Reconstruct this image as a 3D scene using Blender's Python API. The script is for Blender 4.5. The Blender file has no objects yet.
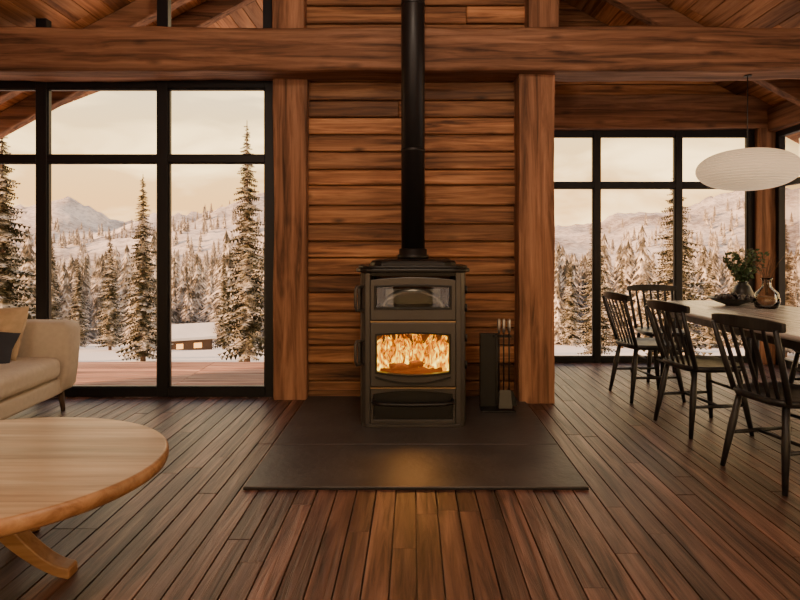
import bpy, math, random, bmesh
from mathutils import Vector, noise, Matrix
random.seed(7)
R=random.random
def U(a,b): return a+(b-a)*R()

# ------------------------------------------------------------ materials
def new_mat(name):
    m=bpy.data.materials.new(name); m.use_nodes=True
    nt=m.node_tree; b=nt.nodes['Principled BSDF']
    return m,nt,b
def plain(name,col,rough=.5,metal=0,bump=0,bscale=60,spec=.5,var=0.0,vscale=8,emit=None,es=0):
    m,nt,b=new_mat(name)
    b.inputs['Base Color'].default_value=(*col,1); b.inputs['Roughness'].default_value=rough
    b.inputs['Metallic'].default_value=metal; b.inputs['Specular IOR Level'].default_value=spec
    tc=nt.nodes.new('ShaderNodeTexCoord')
    if var>0:
        n=nt.nodes.new('ShaderNodeTexNoise'); n.inputs['Scale'].default_value=vscale; n.inputs['Detail'].default_value=6
        nt.links.new(tc.outputs['Object'],n.inputs['Vector'])
        r=nt.nodes.new('ShaderNodeValToRGB')
        r.color_ramp.elements[0].position=.3; r.color_ramp.elements[1].position=.7
        r.color_ramp.elements[0].color=(*[c*(1-var) for c in col],1)
        r.color_ramp.elements[1].color=(*[min(1,c*(1+var)) for c in col],1)
        nt.links.new(n.outputs['Fac'],r.inputs['Fac']); nt.links.new(r.outputs['Color'],b.inputs['Base Color'])
    if bump>0:
        n=nt.nodes.new('ShaderNodeTexNoise'); n.inputs['Scale'].default_value=bscale; n.inputs['Detail'].default_value=5
        nt.links.new(tc.outputs['Object'],n.inputs['Vector'])
        bp=nt.nodes.new('ShaderNodeBump'); bp.inputs['Strength'].default_value=bump; bp.inputs['Distance'].default_value=.01
        nt.links.new(n.outputs['Fac'],bp.inputs['Height']); nt.links.new(bp.outputs['Normal'],b.inputs['Normal'])
    if emit:
        b.inputs['Emission Color'].default_value=(*emit,1); b.inputs['Emission Strength'].default_value=es
    return m
def wood(name,dark,mid,light,axis='X',rough=.6,gs=1.0,bump=.4,var=.35,spec=.4,knots=0.0):
    m,nt,b=new_mat(name); L=nt.links
    tc=nt.nodes.new('ShaderNodeTexCoord'); at=nt.nodes.new('ShaderNodeAttribute'); at.attribute_name='rnd'
    mp=nt.nodes.new('ShaderNodeMapping')
    s={'X':(1.2,22,22),'Y':(22,1.2,22),'Z':(22,22,1.2)}[axis]
    mp.inputs['Scale'].default_value=[v*gs for v in s]
    L.new(tc.outputs['Object'],mp.inputs['Vector'])
    off=nt.nodes.new('ShaderNodeVectorMath'); off.operation='SCALE'; off.inputs['Scale'].default_value=37.0
    L.new(at.outputs['Color'],off.inputs[0])
    add=nt.nodes.new('ShaderNodeVectorMath'); add.operation='ADD'
    L.new(mp.outputs['Vector'],add.inputs[0]); L.new(off.outputs['Vector'],add.inputs[1])
    n=nt.nodes.new('ShaderNodeTexNoise'); n.inputs['Scale'].default_value=1.0; n.inputs['Detail'].default_value=9; n.inputs['Roughness'].default_value=.62; n.inputs['Distortion'].default_value=.6
    L.new(add.outputs['Vector'],n.inputs['Vector'])
    r=nt.nodes.new('ShaderNodeValToRGB'); e=r.color_ramp.elements
    e[0].position=.32; e[0].color=(*dark,1); e[1].position=.70; e[1].color=(*light,1)
    k=e.new(.5); k.color=(*mid,1)
    L.new(n.outputs['Fac'],r.inputs['Fac'])
    n2=nt.nodes.new('ShaderNodeTexNoise'); n2.inputs['Scale'].default_value=.22; n2.inputs['Detail'].default_value=4
    L.new(add.outputs['Vector'],n2.inputs['Vector'])
    mr=nt.nodes.new('ShaderNodeMapRange'); mr.inputs['From Min'].default_value=.3; mr.inputs['From Max'].default_value=.7
    mr.inputs['To Min'].default_value=.62; mr.inputs['To Max'].default_value=1.36
    L.new(n2.outputs['Fac'],mr.inputs['Value'])
    mr2=nt.nodes.new('ShaderNodeMapRange'); mr2.inputs['To Min'].default_value=1-var; mr2.inputs['To Max'].default_value=1+var
    L.new(at.outputs['Fac'],mr2.inputs['Value'])
    mu=nt.nodes.new('ShaderNodeMath'); mu.operation='MULTIPLY'
    L.new(mr.outputs['Result'],mu.inputs[0]); L.new(mr2.outputs['Result'],mu.inputs[1])
    last=mu
    if knots>0:
        mk_=nt.nodes.new('ShaderNodeMapping'); ks={'X':(2.2,6,6),'Y':(6,2.2,6),'Z':(6,6,2.2)}[axis]; mk_.inputs['Scale'].default_value=ks
        L.new(tc.outputs['Object'],mk_.inputs['Vector'])
        vo=nt.nodes.new('ShaderNodeTexVoronoi'); vo.inputs['Scale'].default_value=1.0; L.new(mk_.outputs['Vector'],vo.inputs['Vector'])
        kr=nt.nodes.new('ShaderNodeMapRange'); kr.inputs['From Min'].default_value=.03; kr.inputs['From Max'].default_value=.17; kr.inputs['To Min'].default_value=1-knots; kr.inputs['To Max'].default_value=1
        L.new(vo.outputs['Distance'],kr.inputs['Value'])
        m3=nt.nodes.new('ShaderNodeMath'); m3.operation='MULTIPLY'; L.new(mu.outputs[0],m3.inputs[0]); L.new(kr.outputs['Result'],m3.inputs[1]); last=m3
    sc=nt.nodes.new('ShaderNodeVectorMath'); sc.operation='SCALE'
    L.new(r.outputs['Color'],sc.inputs[0]); L.new(last.outputs['Value'],sc.inputs['Scale'])
    L.new(sc.outputs['Vector'],b.inputs['Base Color'])
    b.inputs['Specular IOR Level'].default_value=spec
    rr=nt.nodes.new('ShaderNodeMapRange'); rr.inputs['To Min'].default_value=rough+.15; rr.inputs['To Max'].default_value=rough-.12
    L.new(n.outputs['Fac'],rr.inputs['Value']); L.new(rr.outputs['Result'],b.inputs['Roughness'])
    bp=nt.nodes.new('ShaderNodeBump'); bp.inputs['Strength'].default_value=bump; bp.inputs['Distance'].default_value=.006
    L.new(n.outputs['Fac'],bp.inputs['Height']); L.new(bp.outputs['Normal'],b.inputs['Normal'])
    return m
WR=((.05,.018,.007),(.26,.108,.042),(.50,.245,.105))
M_wallwood=wood('wall_wood',*WR,axis='X',rough=.6,bump=.9,var=.45,knots=.75)
M_wallwoodY=wood('wall_wood_y',*WR,axis='Y',rough=.62,bump=.7,var=.3)
TB=((.055,.023,.011),(.22,.10,.052),(.38,.19,.105))
M_timX=wood('timber_x',*TB,axis='X',rough=.68,gs=.8,bump=1.0,knots=.5)
M_timY=wood('timber_y',*TB,axis='Y',rough=.68,gs=.8,bump=1.0)
M_timZ=wood('timber_z',*TB,axis='Z',rough=.68,gs=.8,bump=1.0,knots=.5)
M_floor=wood('floor_wood',(.024,.010,.007),(.105,.048,.033),(.205,.105,.075),axis='Y',rough=.42,gs=1.3,bump=.9,var=.42,spec=.5,knots=.6)
M_ceil=wood('ceiling_wood',(.14,.05,.018),(.36,.155,.062),(.52,.26,.12),axis='Y',rough=.6,bump=.4,var=.35)
M_deck=wood('deck_wood',(.15,.06,.04),(.36,.17,.11),(.54,.33,.24),axis='X',rough=.6,bump=.4,var=.25)
M_oak=wood('oak',(.26,.12,.052),(.42,.22,.105),(.54,.31,.16),axis='X',rough=.34,gs=.9,bump=.12,var=.1)
M_frame=plain('window_frame_metal',(.012,.012,.015),.45,.4)
M_black=wood('chair_black',(.010,.010,.012),(.02,.020,.022),(.042,.040,.041),axis='Z',rough=.4,bump=.2,var=.1)
M_slate=plain('slate',(.052,.046,.044),.48,0,bump=.25,bscale=25,var=.3,vscale=4)
M_grout=plain('slate_joint',(.012,.011,.011),.8)
M_stove=plain('stove_enamel',(.070,.063,.060),.36,.55,bump=.05,bscale=200,var=.08)
M_stovedk=plain('stove_dark_iron',(.020,.019,.019),.42,.6)
M_trim=plain('stove_trim',(.42,.28,.16),.35,.9)
M_pipe=plain('pipe_black',(.018,.017,.018),.42,.5)
M_brick=plain('fire_brick',(.10,.045,.02),.9,bump=.5,bscale=40,var=.3,vscale=20)
M_steel=plain('steel',(.45,.43,.42),.3,.9)
M_vault=plain('vault_steel',(.30,.28,.26),.45,.5)
M_linen=plain('linen',(.58,.50,.40),.92,bump=.5,bscale=350,var=.06,vscale=30)
M_linen2=plain('linen_pillow',(.58,.43,.27),.92,bump=.6,bscale=250,var=.12,vscale=20)
M_navy=plain('navy_fabric',(.035,.037,.05),.95,bump=.4,bscale=250)
M_tabletop=wood('tabletop_grey',(.38,.35,.34),(.47,.44,.42),(.55,.52,.50),axis='Y',rough=.26,gs=.8,bump=.08,var=.05)
M_leaf=plain('leaf',(.045,.085,.03),.6,var=.4,vscale=15)
M_twig=plain('twig',(.10,.055,.03),.8)
M_berry=plain('berry',(.03,.02,.02),.4,var=.3)
M_cer=plain('black_ceramic',(.02,.02,.02),.4)
M_snow=plain('snow',(.82,.76,.70),.8,bump=.5,bscale=1.2,var=.12,vscale=.35)
M_bark=plain('bark',(.09,.055,.035),.9)
def glass_mat(name,tint=(1,1,1),refl=.12):
    m,nt,b=new_mat(name); nt.nodes.remove(b); o=nt.nodes['Material Output']
    t=nt.nodes.new('ShaderNodeBsdfTransparent'); t.inputs[0].default_value=(*tint,1)
    g=nt.nodes.new('ShaderNodeBsdfGlossy'); g.inputs['Roughness'].default_value=.02
    f=nt.nodes.new('ShaderNodeFresnel'); f.inputs[0].default_value=1.35
    mul=nt.nodes.new('ShaderNodeMath'); mul.operation='MULTIPLY'; mul.inputs[1].default_value=refl*8
    mul.use_clamp=True
    x=nt.nodes.new('ShaderNodeMixShader')
    nt.links.new(f.outputs[0],mul.inputs[0]); nt.links.new(mul.outputs[0],x.inputs[0])
    nt.links.new(t.outputs[0],x.inputs[1]); nt.links.new(g.outputs[0],x.inputs[2]); nt.links.new(x.outputs[0],o.inputs[0])
    return m
M_glass=glass_mat('window_glass',(.98,.98,.97),.05)
M_glass2=glass_mat('clear_glass',(.92,.93,.92),.2)

# ------------------------------------------------------------ mesh helpers
def mk(name,verts,faces,mat=None,parent=None,smooth=False,bevel=0,rnd=None,seg=2,sub=0):
    me=bpy.data.meshes.new(name); me.from_pydata([tuple(v) for v in verts],[],faces); me.update()
    if rnd is not None:
        a=me.attributes.new('rnd','FLOAT','FACE')
        for i,v in enumerate(rnd): a.data[i].value=v
    o=bpy.data.objects.new(name,me); bpy.context.scene.collection.objects.link(o)
    if mat: 
        if isinstance(mat,(list,tuple)):
            for x in mat: me.materials.append(x)
        else: me.materials.append(mat)
    if smooth:
        for p in me.polygons: p.use_smooth=True
    if bevel>0:
        b=o.modifiers.new('bevel','BEVEL'); b.width=bevel; b.segments=seg; b.limit_method='ANGLE'; b.angle_limit=math.radians(35)
    if sub: 
        s=o.modifiers.new('sub','SUBSURF'); s.levels=sub; s.render_levels=sub
    if parent: o.parent=parent
    return o
def fixn(o):
    bm=bmesh.new(); bm.from_mesh(o.data); bmesh.ops.recalc_face_normals(bm,faces=bm.faces); bm.to_mesh(o.data); bm.free(); return o
def empty(name,loc=(0,0,0),rz=0):
    e=bpy.data.objects.new(name,None); e.empty_display_size=.1
    e.location=loc; e.rotation_euler=(0,0,rz); bpy.context.scene.collection.objects.link(e); return e
BF=[(0,3,2,1),(4,5,6,7),(0,1,5,4),(1,2,6,5),(2,3,7,6),(3,0,4,7)]
def bv(x0,x1,y0,y1,z0,z1):
    return [(x0,y0,z0),(x1,y0,z0),(x1,y1,z0),(x0,y1,z0),(x0,y0,z1),(x1,y0,z1),(x1,y1,z1),(x0,y1,z1)]
def box(name,x0,x1,y0,y1,z0,z1,mat,parent=None,bevel=0,smooth=False,seg=2):
    return mk(name,bv(x0,x1,y0,y1,z0,z1),BF,mat,parent,bevel=bevel,smooth=smooth,seg=seg)
class Multi:
    def __init__(s): s.v=[];s.f=[];s.r=[];s.m=[]
    def add(s,vs,fs,r=0.5,m=0):
        b=len(s.v); s.v+=[tuple(v) for v in vs]; s.f+=[tuple(i+b for i in f) for f in fs]; s.r+=[r]*len(fs); s.m+=[m]*len(fs)
    def box(s,*a,r=None,m=0): s.add(bv(*a),BF,R() if r is None else r,m)
    def obj(s,name,mat,parent=None,**k):
        o=mk(name,s.v,s.f,mat,parent,rnd=s.r,**k)
        for p,mi in zip(o.data.polygons,s.m): p.material_index=mi
        return o
def sweep_geo(pts,rad,seg=10,caps=True,flat=1.0):
    pts=[Vector(p) for p in pts]; n=len(pts)
    if not isinstance(rad,(list,tuple)): rad=[rad]*n
    V=[];F=[]; up=None
    for i,p in enumerate(pts):
        t=(pts[min(i+1,n-1)]-pts[max(i-1,0)]).normalized()
        if up is None:
            up=Vector((0,0,1)) if abs(t.z)<.9 else Vector((0,1,0))
        a=t.cross(up).normalized(); b=a.cross(t).normalized(); up=b
        for k in range(seg):
            an=2*math.pi*k/seg
            V.append(p+a*math.cos(an)*rad[i]+b*math.sin(an)*rad[i]*flat)
    for i in range(n-1):
        for k in range(seg):
            F.append((i*seg+k,i*seg+(k+1)%seg,(i+1)*seg+(k+1)%seg,(i+1)*seg+k))
    if caps:
        F.append(tuple(range(seg))[::-1]); F.append(tuple((n-1)*seg+k for k in range(seg)))
    return V,F
def flatcaps(o):
    for p in o.data.polygons:
        if len(p.vertices)>4: p.use_smooth=False
    return o
def sweep(name,pts,rad,mat,parent=None,seg=12,flat=1.0):
    v,f=sweep_geo(pts,rad,seg,True,flat); return flatcaps(mk(name,v,f,mat,parent,smooth=True))
def lathe(name,prof,loc,mat,parent=None,seg=40):
    V=[];F=[];n=len(prof)
    for r,z in prof:
        for k in range(seg):
            a=2*math.pi*k/seg; V.append((loc[0]+r*math.cos(a),loc[1]+r*math.sin(a),loc[2]+z))
    for i in range(n-1):
        for k in range(seg): F.append((i*seg+k,i*seg+(k+1)%seg,(i+1)*seg+(k+1)%seg,(i+1)*seg+k))
    F.append(tuple(range(seg))[::-1]); F.append(tuple((n-1)*seg+k for k in range(seg)))
    return flatcaps(mk(name,V,F,mat,parent,smooth=True))
def prism(name,poly,a0,a1,axis,mat,parent=None,bevel=0,smooth=False):
    def P(u,v,a):
        return {'x':(a,u,v),'y':(u,a,v),'z':(u,v,a)}[axis]
    n=len(poly); V=[P(u,v,a0) for u,v in poly]+[P(u,v,a1) for u,v in poly]
    F=[tuple(range(n))[::-1],tuple(range(n,2*n))]+[(i,(i+1)%n,n+(i+1)%n,n+i) for i in range(n)]
    return fixn(mk(name,V,F,mat,parent,bevel=bevel))
def ring_plate(name,outer,inner,y0,y1,mat,parent=None,bevel=0):
    n=len(outer); V=[]
    for pl,y in ((outer,y0),(inner,y0),(outer,y1),(inner,y1)): V+=[(u,y,v) for u,v in pl]
    F=[]
    for i in range(n):
        j=(i+1)%n
        F+=[(i,j,n+j,n+i),(2*n+i,3*n+i,3*n+j,2*n+j),(i,2*n+i,2*n+j,j),(n+i,n+j,3*n+j,3*n+i)]
    return fixn(mk(name,V,F,mat,parent,bevel=bevel))
def timber(name,p0,p1,wv,hv,mat,amp=.012,r=.012,step=.07,parent=None,seed=0):
    p0=Vector(p0);p1=Vector(p1);wv=Vector(wv);hv=Vector(hv); W=wv.length;H=hv.length
    prof=[]
    for cx,cy,a0 in ((1,1,0),(-1,1,90),(-1,-1,180),(1,-1,270)):
        for k in range(4):
            a=math.radians(a0+k*30); prof.append((cx*(W-r)+r*math.cos(a),cy*(H-r)+r*math.sin(a)))
        nx,ny={0:(0,1),90:(-1,0),180:(0,-1),270:(1,0)}[a0]
        SS=(.85,.4,0,-.4,-.85)
        if nx==0:
            for s in SS: prof.append((s*W*(1 if ny>0 else -1),ny*H))
        else:
            for s in SS: prof.append((nx*W,s*H*(1 if nx<0 else -1)))
    L=(p1-p0).length; n=max(2,int(L/step)); m=len(prof); V=[];F=[]
    wn=wv.normalized(); hn=hv.normalized()
    for i in range(n+1):
        c=p0.lerp(p1,i/n)
        for u,v in prof:
            q=c+wn*u+hn*v; d=(wn*u+hn*v).normalized()
            nn=noise.noise(Vector((q.x*1.3+seed,q.y*1.3,q.z*1.3)))*1.2+noise.noise(Vector((q.x*6+seed,q.y*6,q.z*6)))*.45
            V.append(q+d*nn*amp)
    for i in range(n):
        for k in range(m): F.append((i*m+k,i*m+(k+1)%m,(i+1)*m+(k+1)%m,(i+1)*m+k))
    F.append(tuple(range(m))[::-1]); F.append(tuple(n*m+k for k in range(m)))
    o=fixn(mk(name,V,F,mat,parent,smooth=False,rnd=[U(.3,.7)]*len(F)))
    return o

# ------------------------------------------------------------ room shell
XL,XR,YB,YF,YR=-4.2,3.84,-2.6,4.72,6.2
def roof(x): return 4.75-.54*abs(x)
mb=Multi(); w=.098; x=XL
while x<XR:
    x1=min(x+w,XR); y=YB-U(0,1.2); yend=YR if x>1.08 else YF+.02
    while y<yend:
        y1=min(y+U(1.2,2.6),yend); ya=max(y,YB)
        if y1>ya: mb.box(x+.003,x1-.003,ya+.0015,y1-.0015,-.03,0+U(-.0015,.0006))
        y=y1
    x=x1
mb.box(XL,XR,YB,YF+.02,-.2,-.03,r=0); mb.box(1.08,XR,YF+.02,YR,-.2,-.03,r=0)
mb.obj('floor',M_floor,bevel=.0025,seg=1)

def plank_wall_xz(name,x0,x1,z0,z1,y,mat,h=.145,th=.03):
    m=Multi(); z=z0
    while z<z1-.001:
        hh=min(h*U(.85,1.15),z1-z); zt=z+hh
        xs=[x0,x1]
        if x1-x0>1.5 and R()<.25: xs=[x0,x0+(x1-x0)*U(.3,.7),x1]
        for a,b in zip(xs,xs[1:]):
            off=U(0,.016)
            m.box(a,b-.001,y-off,y+th,z+.006,zt-.006)
        z=zt
    m.box(x0,x1,y+th,y+.11,z0,z1,r=0)
    return m.obj(name,mat,bevel=.007,seg=1)
plank_wall_xz('wall_back',-.94,1.07,0,4.15,4.74,M_wallwood)
def plank_wall_yz(name,y0,y1,z0,z1,x,sgn):
    m=Multi(); z=z0
    while z<z1-.001:
        zt=min(z+.15,z1)
        m.box(min(x,x+sgn*.12),max(x,x+sgn*.12),y0,y1,z+.002,zt-.002)
        z=zt
    return m.obj(name,M_wallwoodY,bevel=.004,seg=1)
plank_wall_yz('wall_left',YB,YF+.12,-.2,2.4,XL,-1)
plank_wall_yz('wall_right',YB,2.2,-.2,2.6,XR,1)
plank_wall_yz('wall_alcove',YF+.14,YR,0,4.1,1.06,-1)
m=Multi()
m.box(XL,-3.6,YB-.12,YB,0,2.5); m.box(-.25,.25,YB-.12,YB,0,2.5); m.box(3.4,XR,YB-.12,YB,0,2.5)
z=2.5
while z<4.7:
    hw=(4.75-z-.1)/.54
    if hw<.1: break
    m.box(max(XL,-hw),min(XR,hw),YB-.12,YB,z,z+.15); z+=.15
m.obj('wall_front',M_wallwood,bevel=.004,seg=1)
m=Multi(); z=2.84
while z<4.1:
    ha=min(XR,(4.74-z)/.54); hb=min(XR,(4.74-z-.13)/.54)
    if hb>1.1:
        y0,y1=YR+.02,YR+.12
        m.add([(1.07,y0,z+.003),(ha,y0,z+.003),(ha,y1,z+.003),(1.07,y1,z+.003),(1.07,y0,z+.13),(hb,y0,z+.13),(hb,y1,z+.13),(1.07,y1,z+.13)],BF,R())
    z+=.135
m.obj('wall_back_gable',M_wallwood,bevel=.004,seg=1)

m=Multi(); nb=34; smax=4.75
def yE(x): return 6.55 if x>0 else 7.4-.33*abs(x)     # prow overhang on the left slope
for sgn in (-1,1):
    for i in range(nb):
        a=i*smax/nb; b=(i+1)*smax/nb-.009
        xa,xb=sgn*(a+1e-4),sgn*b; za,zb=roof(a),roof(b); t=.03
        ys=[YB-.5,U(-1,1),U(2,3.6),U(4.8,5.6),None]
        for y0,y1 in zip(ys,ys[1:]):
            ya_,yb_=(y1-.003,y1-.003) if y1 else (yE(xa),yE(xb))
            vs=[(xa,y0,za),(xb,y0,zb),(xb,yb_,zb),(xa,ya_,za),(xa,y0,za+t),(xb,y0,zb+t),(xb,yb_,zb+t),(xa,ya_,za+t)]
            m.add(vs,BF,R())
    b=sgn*(smax+.1); t0,t1=.031,.2; c=sgn*1e-4
    vs=[(0,YB-.5,roof(0)+t0),(b,YB-.5,roof(b)+t0),(b,yE(b)+.03,roof(b)+t0),(0,yE(c)+.03,roof(0)+t0),
        (0,YB-.5,roof(0)+t1),(b,YB-.5,roof(b)+t1),(b,yE(b)+.03,roof(b)+t1),(0,yE(c)+.03,roof(0)+t1)]
    m.add(vs,BF,.2)
ceil=m.obj('ceiling',M_ceil)
def rafter(y,sgn,w=.06,x1=None):
    x1=x1 or (4.1 if sgn<0 else 3.75)
    c=math.atan(.54); n=Vector((sgn*math.sin(c),0,math.cos(c)))*.09
    p0=Vector((sgn*.1,y,roof(.1)))-n*1.05; p1=Vector((sgn*x1,y,roof(x1)))-n*1.05
    timber('rafter',p0,p1,(0,w,0),n,M_timX,amp=.006,r=.015,step=.15,seed=y*3,parent=ceil)
for y in (-1.2,.6,2.4): rafter(y,-1); rafter(y,1)
rafter(5.45,1); rafter(5.75,-1,x1=4.6); rafter(5.2,-1,x1=4.6)
timber('timber_beam',(XL,4.575,2.742),(XR,4.575,2.742),(0,.145,0),(0,0,.168),M_timX,amp=.018,r=.03)
timber('timber_beam',(1.1,6.2,2.655),(XR,6.2,2.655),(0,.12,0),(0,0,.18),M_timX,amp=.014,seed=5)
timber('timber_beam',(3.84,2.1,2.56),(3.84,6.1,2.56),(.12,0,0),(0,0,.12),M_timY,amp=.012,seed=6)
timber('timber_post',(-.985,4.755,0),(-.985,4.755,2.58),(.135,0,0),(0,.115,0),M_timZ,amp=.010,seed=3)
timber('timber_post',(.968,4.69,0),(.968,4.69,2.58),(.14,0,0),(0,.155,0),M_timZ,amp=.012,seed=9)
timber('timber_post',(-1.0,4.755,2.91),(-1.0,4.755,4.15),(.13,0,0),(0,.115,0),M_timZ,amp=.010,seed=13)
timber('timber_post',(1.03,4.69,2.91),(1.03,4.69,4.12),(.12,0,0),(0,.13,0),M_timZ,amp=.010,seed=19)
timber('timber_post',(3.74,6.18,0),(3.74,6.18,2.48),(.105,0,0),(0,.1,0),M_timZ,amp=.01,seed=25)
box('baseboard_back',-.85,.83,4.705,4.735,0.0,.06,M_wallwood,bevel=.004)

# ------------------------------------------------------------ windows
def window_x(name,xs,zs,y,fw=.045,th=.07,bot=.09,tb=.08):
    e=empty(name,(0,0,0)); m=Multi()
    for x in xs: m.box(x-fw,x+fw,y-th/2,y+th/2,zs[0],zs[-1])
    for i,z in enumerate(zs):
        a=z if i==0 else (z-.03 if i<len(zs)-1 else z-tb); b=z+bot if i==0 else (z+.03 if i<len(zs)-1 else z)
        for x0,x1 in zip(xs,xs[1:]): m.box(x0+fw,x1-fw,y-th/2+.002,y+th/2-.002,a,b)
    for x0,x1 in zip(xs,xs[1:]):
        for z0,z1 in zip(zs,zs[1:]):
            za=z0+(bot if z0==zs[0] else .03); zb=z1-(tb if z1==zs[-1] else .03)
            for bx in ((x0+fw,x0+fw+.01,za,zb),(x1-fw-.01,x1-fw,za,zb),(x0+fw+.01,x1-fw-.01,za,za+.01),(x0+fw+.01,x1-fw-.01,zb-.01,zb)):
                m.box(bx[0],bx[1],y-.02,y+.02,bx[2],bx[3])
    m.obj('frame',M_frame,e,bevel=.003,seg=1)
    mk('glass',[(xs[0],y,zs[0]+.01),(xs[-1],y,zs[0]+.01),(xs[-1],y,zs[-1]-.01),(xs[0],y,zs[-1]-.01)],[(0,1,2,3)],M_glass,e)
    return e
window_x('window_1',[-4.14,-3.035,-2.045,-1.165],[0,1.945,2.66],4.765,bot=.075,tb=.14)
window_x('window_2',[1.11,1.96,2.83,3.60],[0,1.89,2.49],6.2,fw=.035,bot=.06)
e=empty('window_3'); m=Multi()
for x in (-3.035,-2.045,-1.18):
    m.box(x-.045,x+.045,4.73,4.80,2.80,roof(x)-.02)
m.box(-3.2,-1.14,4.732,4.798,2.80,2.98)
m.obj('frame',M_frame,e,bevel=.003,seg=1)
mk('glass',[(-3.3,4.77,2.85),(-1.15,4.77,2.85),(-1.15,4.77,roof(1.15)),(-3.3,4.77,roof(3.3))],[(0,1,2,3)],M_glass,e)
e=empty('window_4'); m=Multi(); ys=[2.25,3.2,4.15,5.1,6.06]
for y in ys: m.box(3.80,3.87,y-.035,y+.035,0,2.44)
for z0,z1 in ((0,.08),(1.86,1.92),(2.38,2.44)):
    for a,b in zip(ys,ys[1:]): m.box(3.802,3.868,a+.035,b-.035,z0,z1)
m.obj('frame',M_frame,e,bevel=.003,seg=1)
mk('glass',[(3.835,2.25,.01),(3.835,6.06,.01),(3.835,6.06,2.43),(3.835,2.25,2.43)],[(0,1,2,3)],M_glass,e)
window_x('added_window_5',[-3.55,-2.5,-1.4,-.3],[0,1.9,2.5],YB-.05)  # this pair of unseen windows is added to let sky light in
window_x('added_window_6',[.3,1.4,2.4,3.35],[0,1.9,2.5],YB-.05)

# ------------------------------------------------------------ hearth
h=empty('hearth_plate',(0,0,0))
box('base',-.85,.88,2.9,4.70,0.001,.006,M_grout,h)
m=Multi()
m.box(-.85,.88,2.9,3.535,.006,.016); m.box(-.85,.88,3.54,4.70,.006,.016)
m.obj('slabs',M_slate,h,bevel=.003,seg=1)

# ------------------------------------------------------------ stove
S=empty('wood_stove',(0.0,3.86,.016))
def plan(w,d,c=.09,y0=0.0):
    pts=[(-w,d),(-w,y0+c)]
    pts+= [(-w+c*(1-math.cos(math.radians(t))),y0+c*(1-math.sin(math.radians(t)))) for t in (20,45,70,90)]
    pts+= [(w-c*(1-math.cos(math.radians(t))),y0+c*(1-math.sin(math.radians(t)))) for t in (90,70,45,20)]
    pts+= [(w,y0+c),(w,d)]
    return pts
P=plan
prism('plinth',P(.35,.50,.06,.004),0,.022,'z',M_stove,S,bevel=.003)
for s in (-1,1):
    poly=[(s*.285,.012),(s*.32,.014),(s*.345,.035),(s*.356,.07),(s*.356,.50),(s*.30,.50),(s*.30,.06),(s*.285,.06)]
    prism('side_panel',poly,.02,1.035,'z',M_stove,S,bevel=.004)
    box('column_groove',s*.357-.002,s*.357+.002,.12,.14,.06,1.0,M_stovedk,S)
box('back_panel',-.30,.30,.48,.50,.02,1.035,M_stovedk,S)
for z0,z1 in ((.02,.05),(.268,.30),(.69,.73),(1.01,1.035)):
    box('shelf',-.299,.299,.03,.479,z0,z1,M_stovedk,S)
def arch_rect(x,z0,z1,top=0,bot=0,n=12):
    pts=[]
    for i in range(n+1):
        u=-1+2*i/n; pts.append((x*u,z0-bot*(1-u*u)))
    for i in range(n+1):
        u=1-2*i/n; pts.append((x*u,z1+top*(1-u*u)))
    return pts
ring_plate('drawer_front',arch_rect(.283,.024,.262,0,0),arch_rect(.262,.055,.222,.022,0),.0,.05,M_stove,S,bevel=.004)
prism('drawer_panel',arch_rect(.261,.056,.221,.022,0),.018,.05,'y',M_stovedk,S)
sweep('drawer_handle',[(-.265,.01,.185),(-.265,-.045,.178),(-.2,-.055,.17),(0,-.06,.166),(.2,-.055,.17),(.265,-.045,.178),(.265,.01,.185)],.012,M_stovedk,S)
ring_plate('fire_door',arch_rect(.283,.275,.70,0,0),arch_rect(.24,.375,.615,.012,.022),-.008,.04,M_stove,S,bevel=.005)
ring_plate('fire_door_bezel',arch_rect(.252,.363,.627,.012,.023),arch_rect(.239,.376,.614,.012,.022),-.014,-.006,M_stovedk,S,bevel=.002)
V=[];F=[];n=16
for i in range(n+1):
    u=-1+2*i/n; z=.345-.042*(1-u*u)
    V+=[(.25*u,-.009,z),(.25*u,-.024,z),(.25*u,-.024,z-.012),(.25*u,-.009,z-.012)]
for i in range(n):
    for k in range(4): F.append((i*4+k,i*4+(k+1)%4,i*4+4+(k+1)%4,i*4+4+k))
mk('door_arc_trim',V,F,M_stovedk,S)
for z in (.2675,.7075): box('seam_trim',-.284,.284,-.012,.03,z-.0035,z+.0035,M_trim,S)
ring_plate('oven_door',arch_rect(.283,.716,.985,.018,0),arch_rect(.245,.80,.935,.006,.0),-.008,.04,M_stove,S,bevel=.005)
ring_plate('oven_bezel',arch_rect(.258,.787,.948,.008,.0),arch_rect(.244,.801,.934,.006,.0),-.014,-.006,M_stovedk,S,bevel=.003)
box('oven_liner',-.27,.27,.40,.42,.73,1.0,M_brick,S)
V=[];F=[]
for i in range(17):
    a=math.pi*i/16; V+=[(-.21*math.cos(a),.05,.795+.115*math.sin(a)),(-.21*math.cos(a),.38,.795+.115*math.sin(a)),(-.185*math.cos(a),.05,.795+.095*math.sin(a)),(-.185*math.cos(a),.38,.795+.095*math.sin(a))]
for i in range(16):
    a=4*i;b_=4*i+4; F+=[(a,b_,b_+1,a+1),(a+2,a+3,b_+3,b_+2),(a,a+2,b_+2,b_)]
mk('oven_vault',V,F,M_vault,S,smooth=True)
box('oven_vault_back',-.2,.2,.36,.37,.79,.90,M_vault,S)
box('oven_rack',-.24,.24,.06,.38,.785,.792,M_vault,S)
box('fire_glass',-.244,.244,.02,.024,.35,.63,M_glass2,S)
box('oven_glass',-.247,.247,.02,.024,.795,.945,M_glass2,S)
prism('top_plate',P(.385,.53,.12,-.045),1.036,1.062,'z',M_stovedk,S,bevel=.008)
prism('top_plate_rim',P(.37,.52,.12,-.03),1.062,1.078,'z',M_stovedk,S,bevel=.006)
V=[];F=[];base=P(.30,.46,.13,.03); n=len(base)
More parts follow.
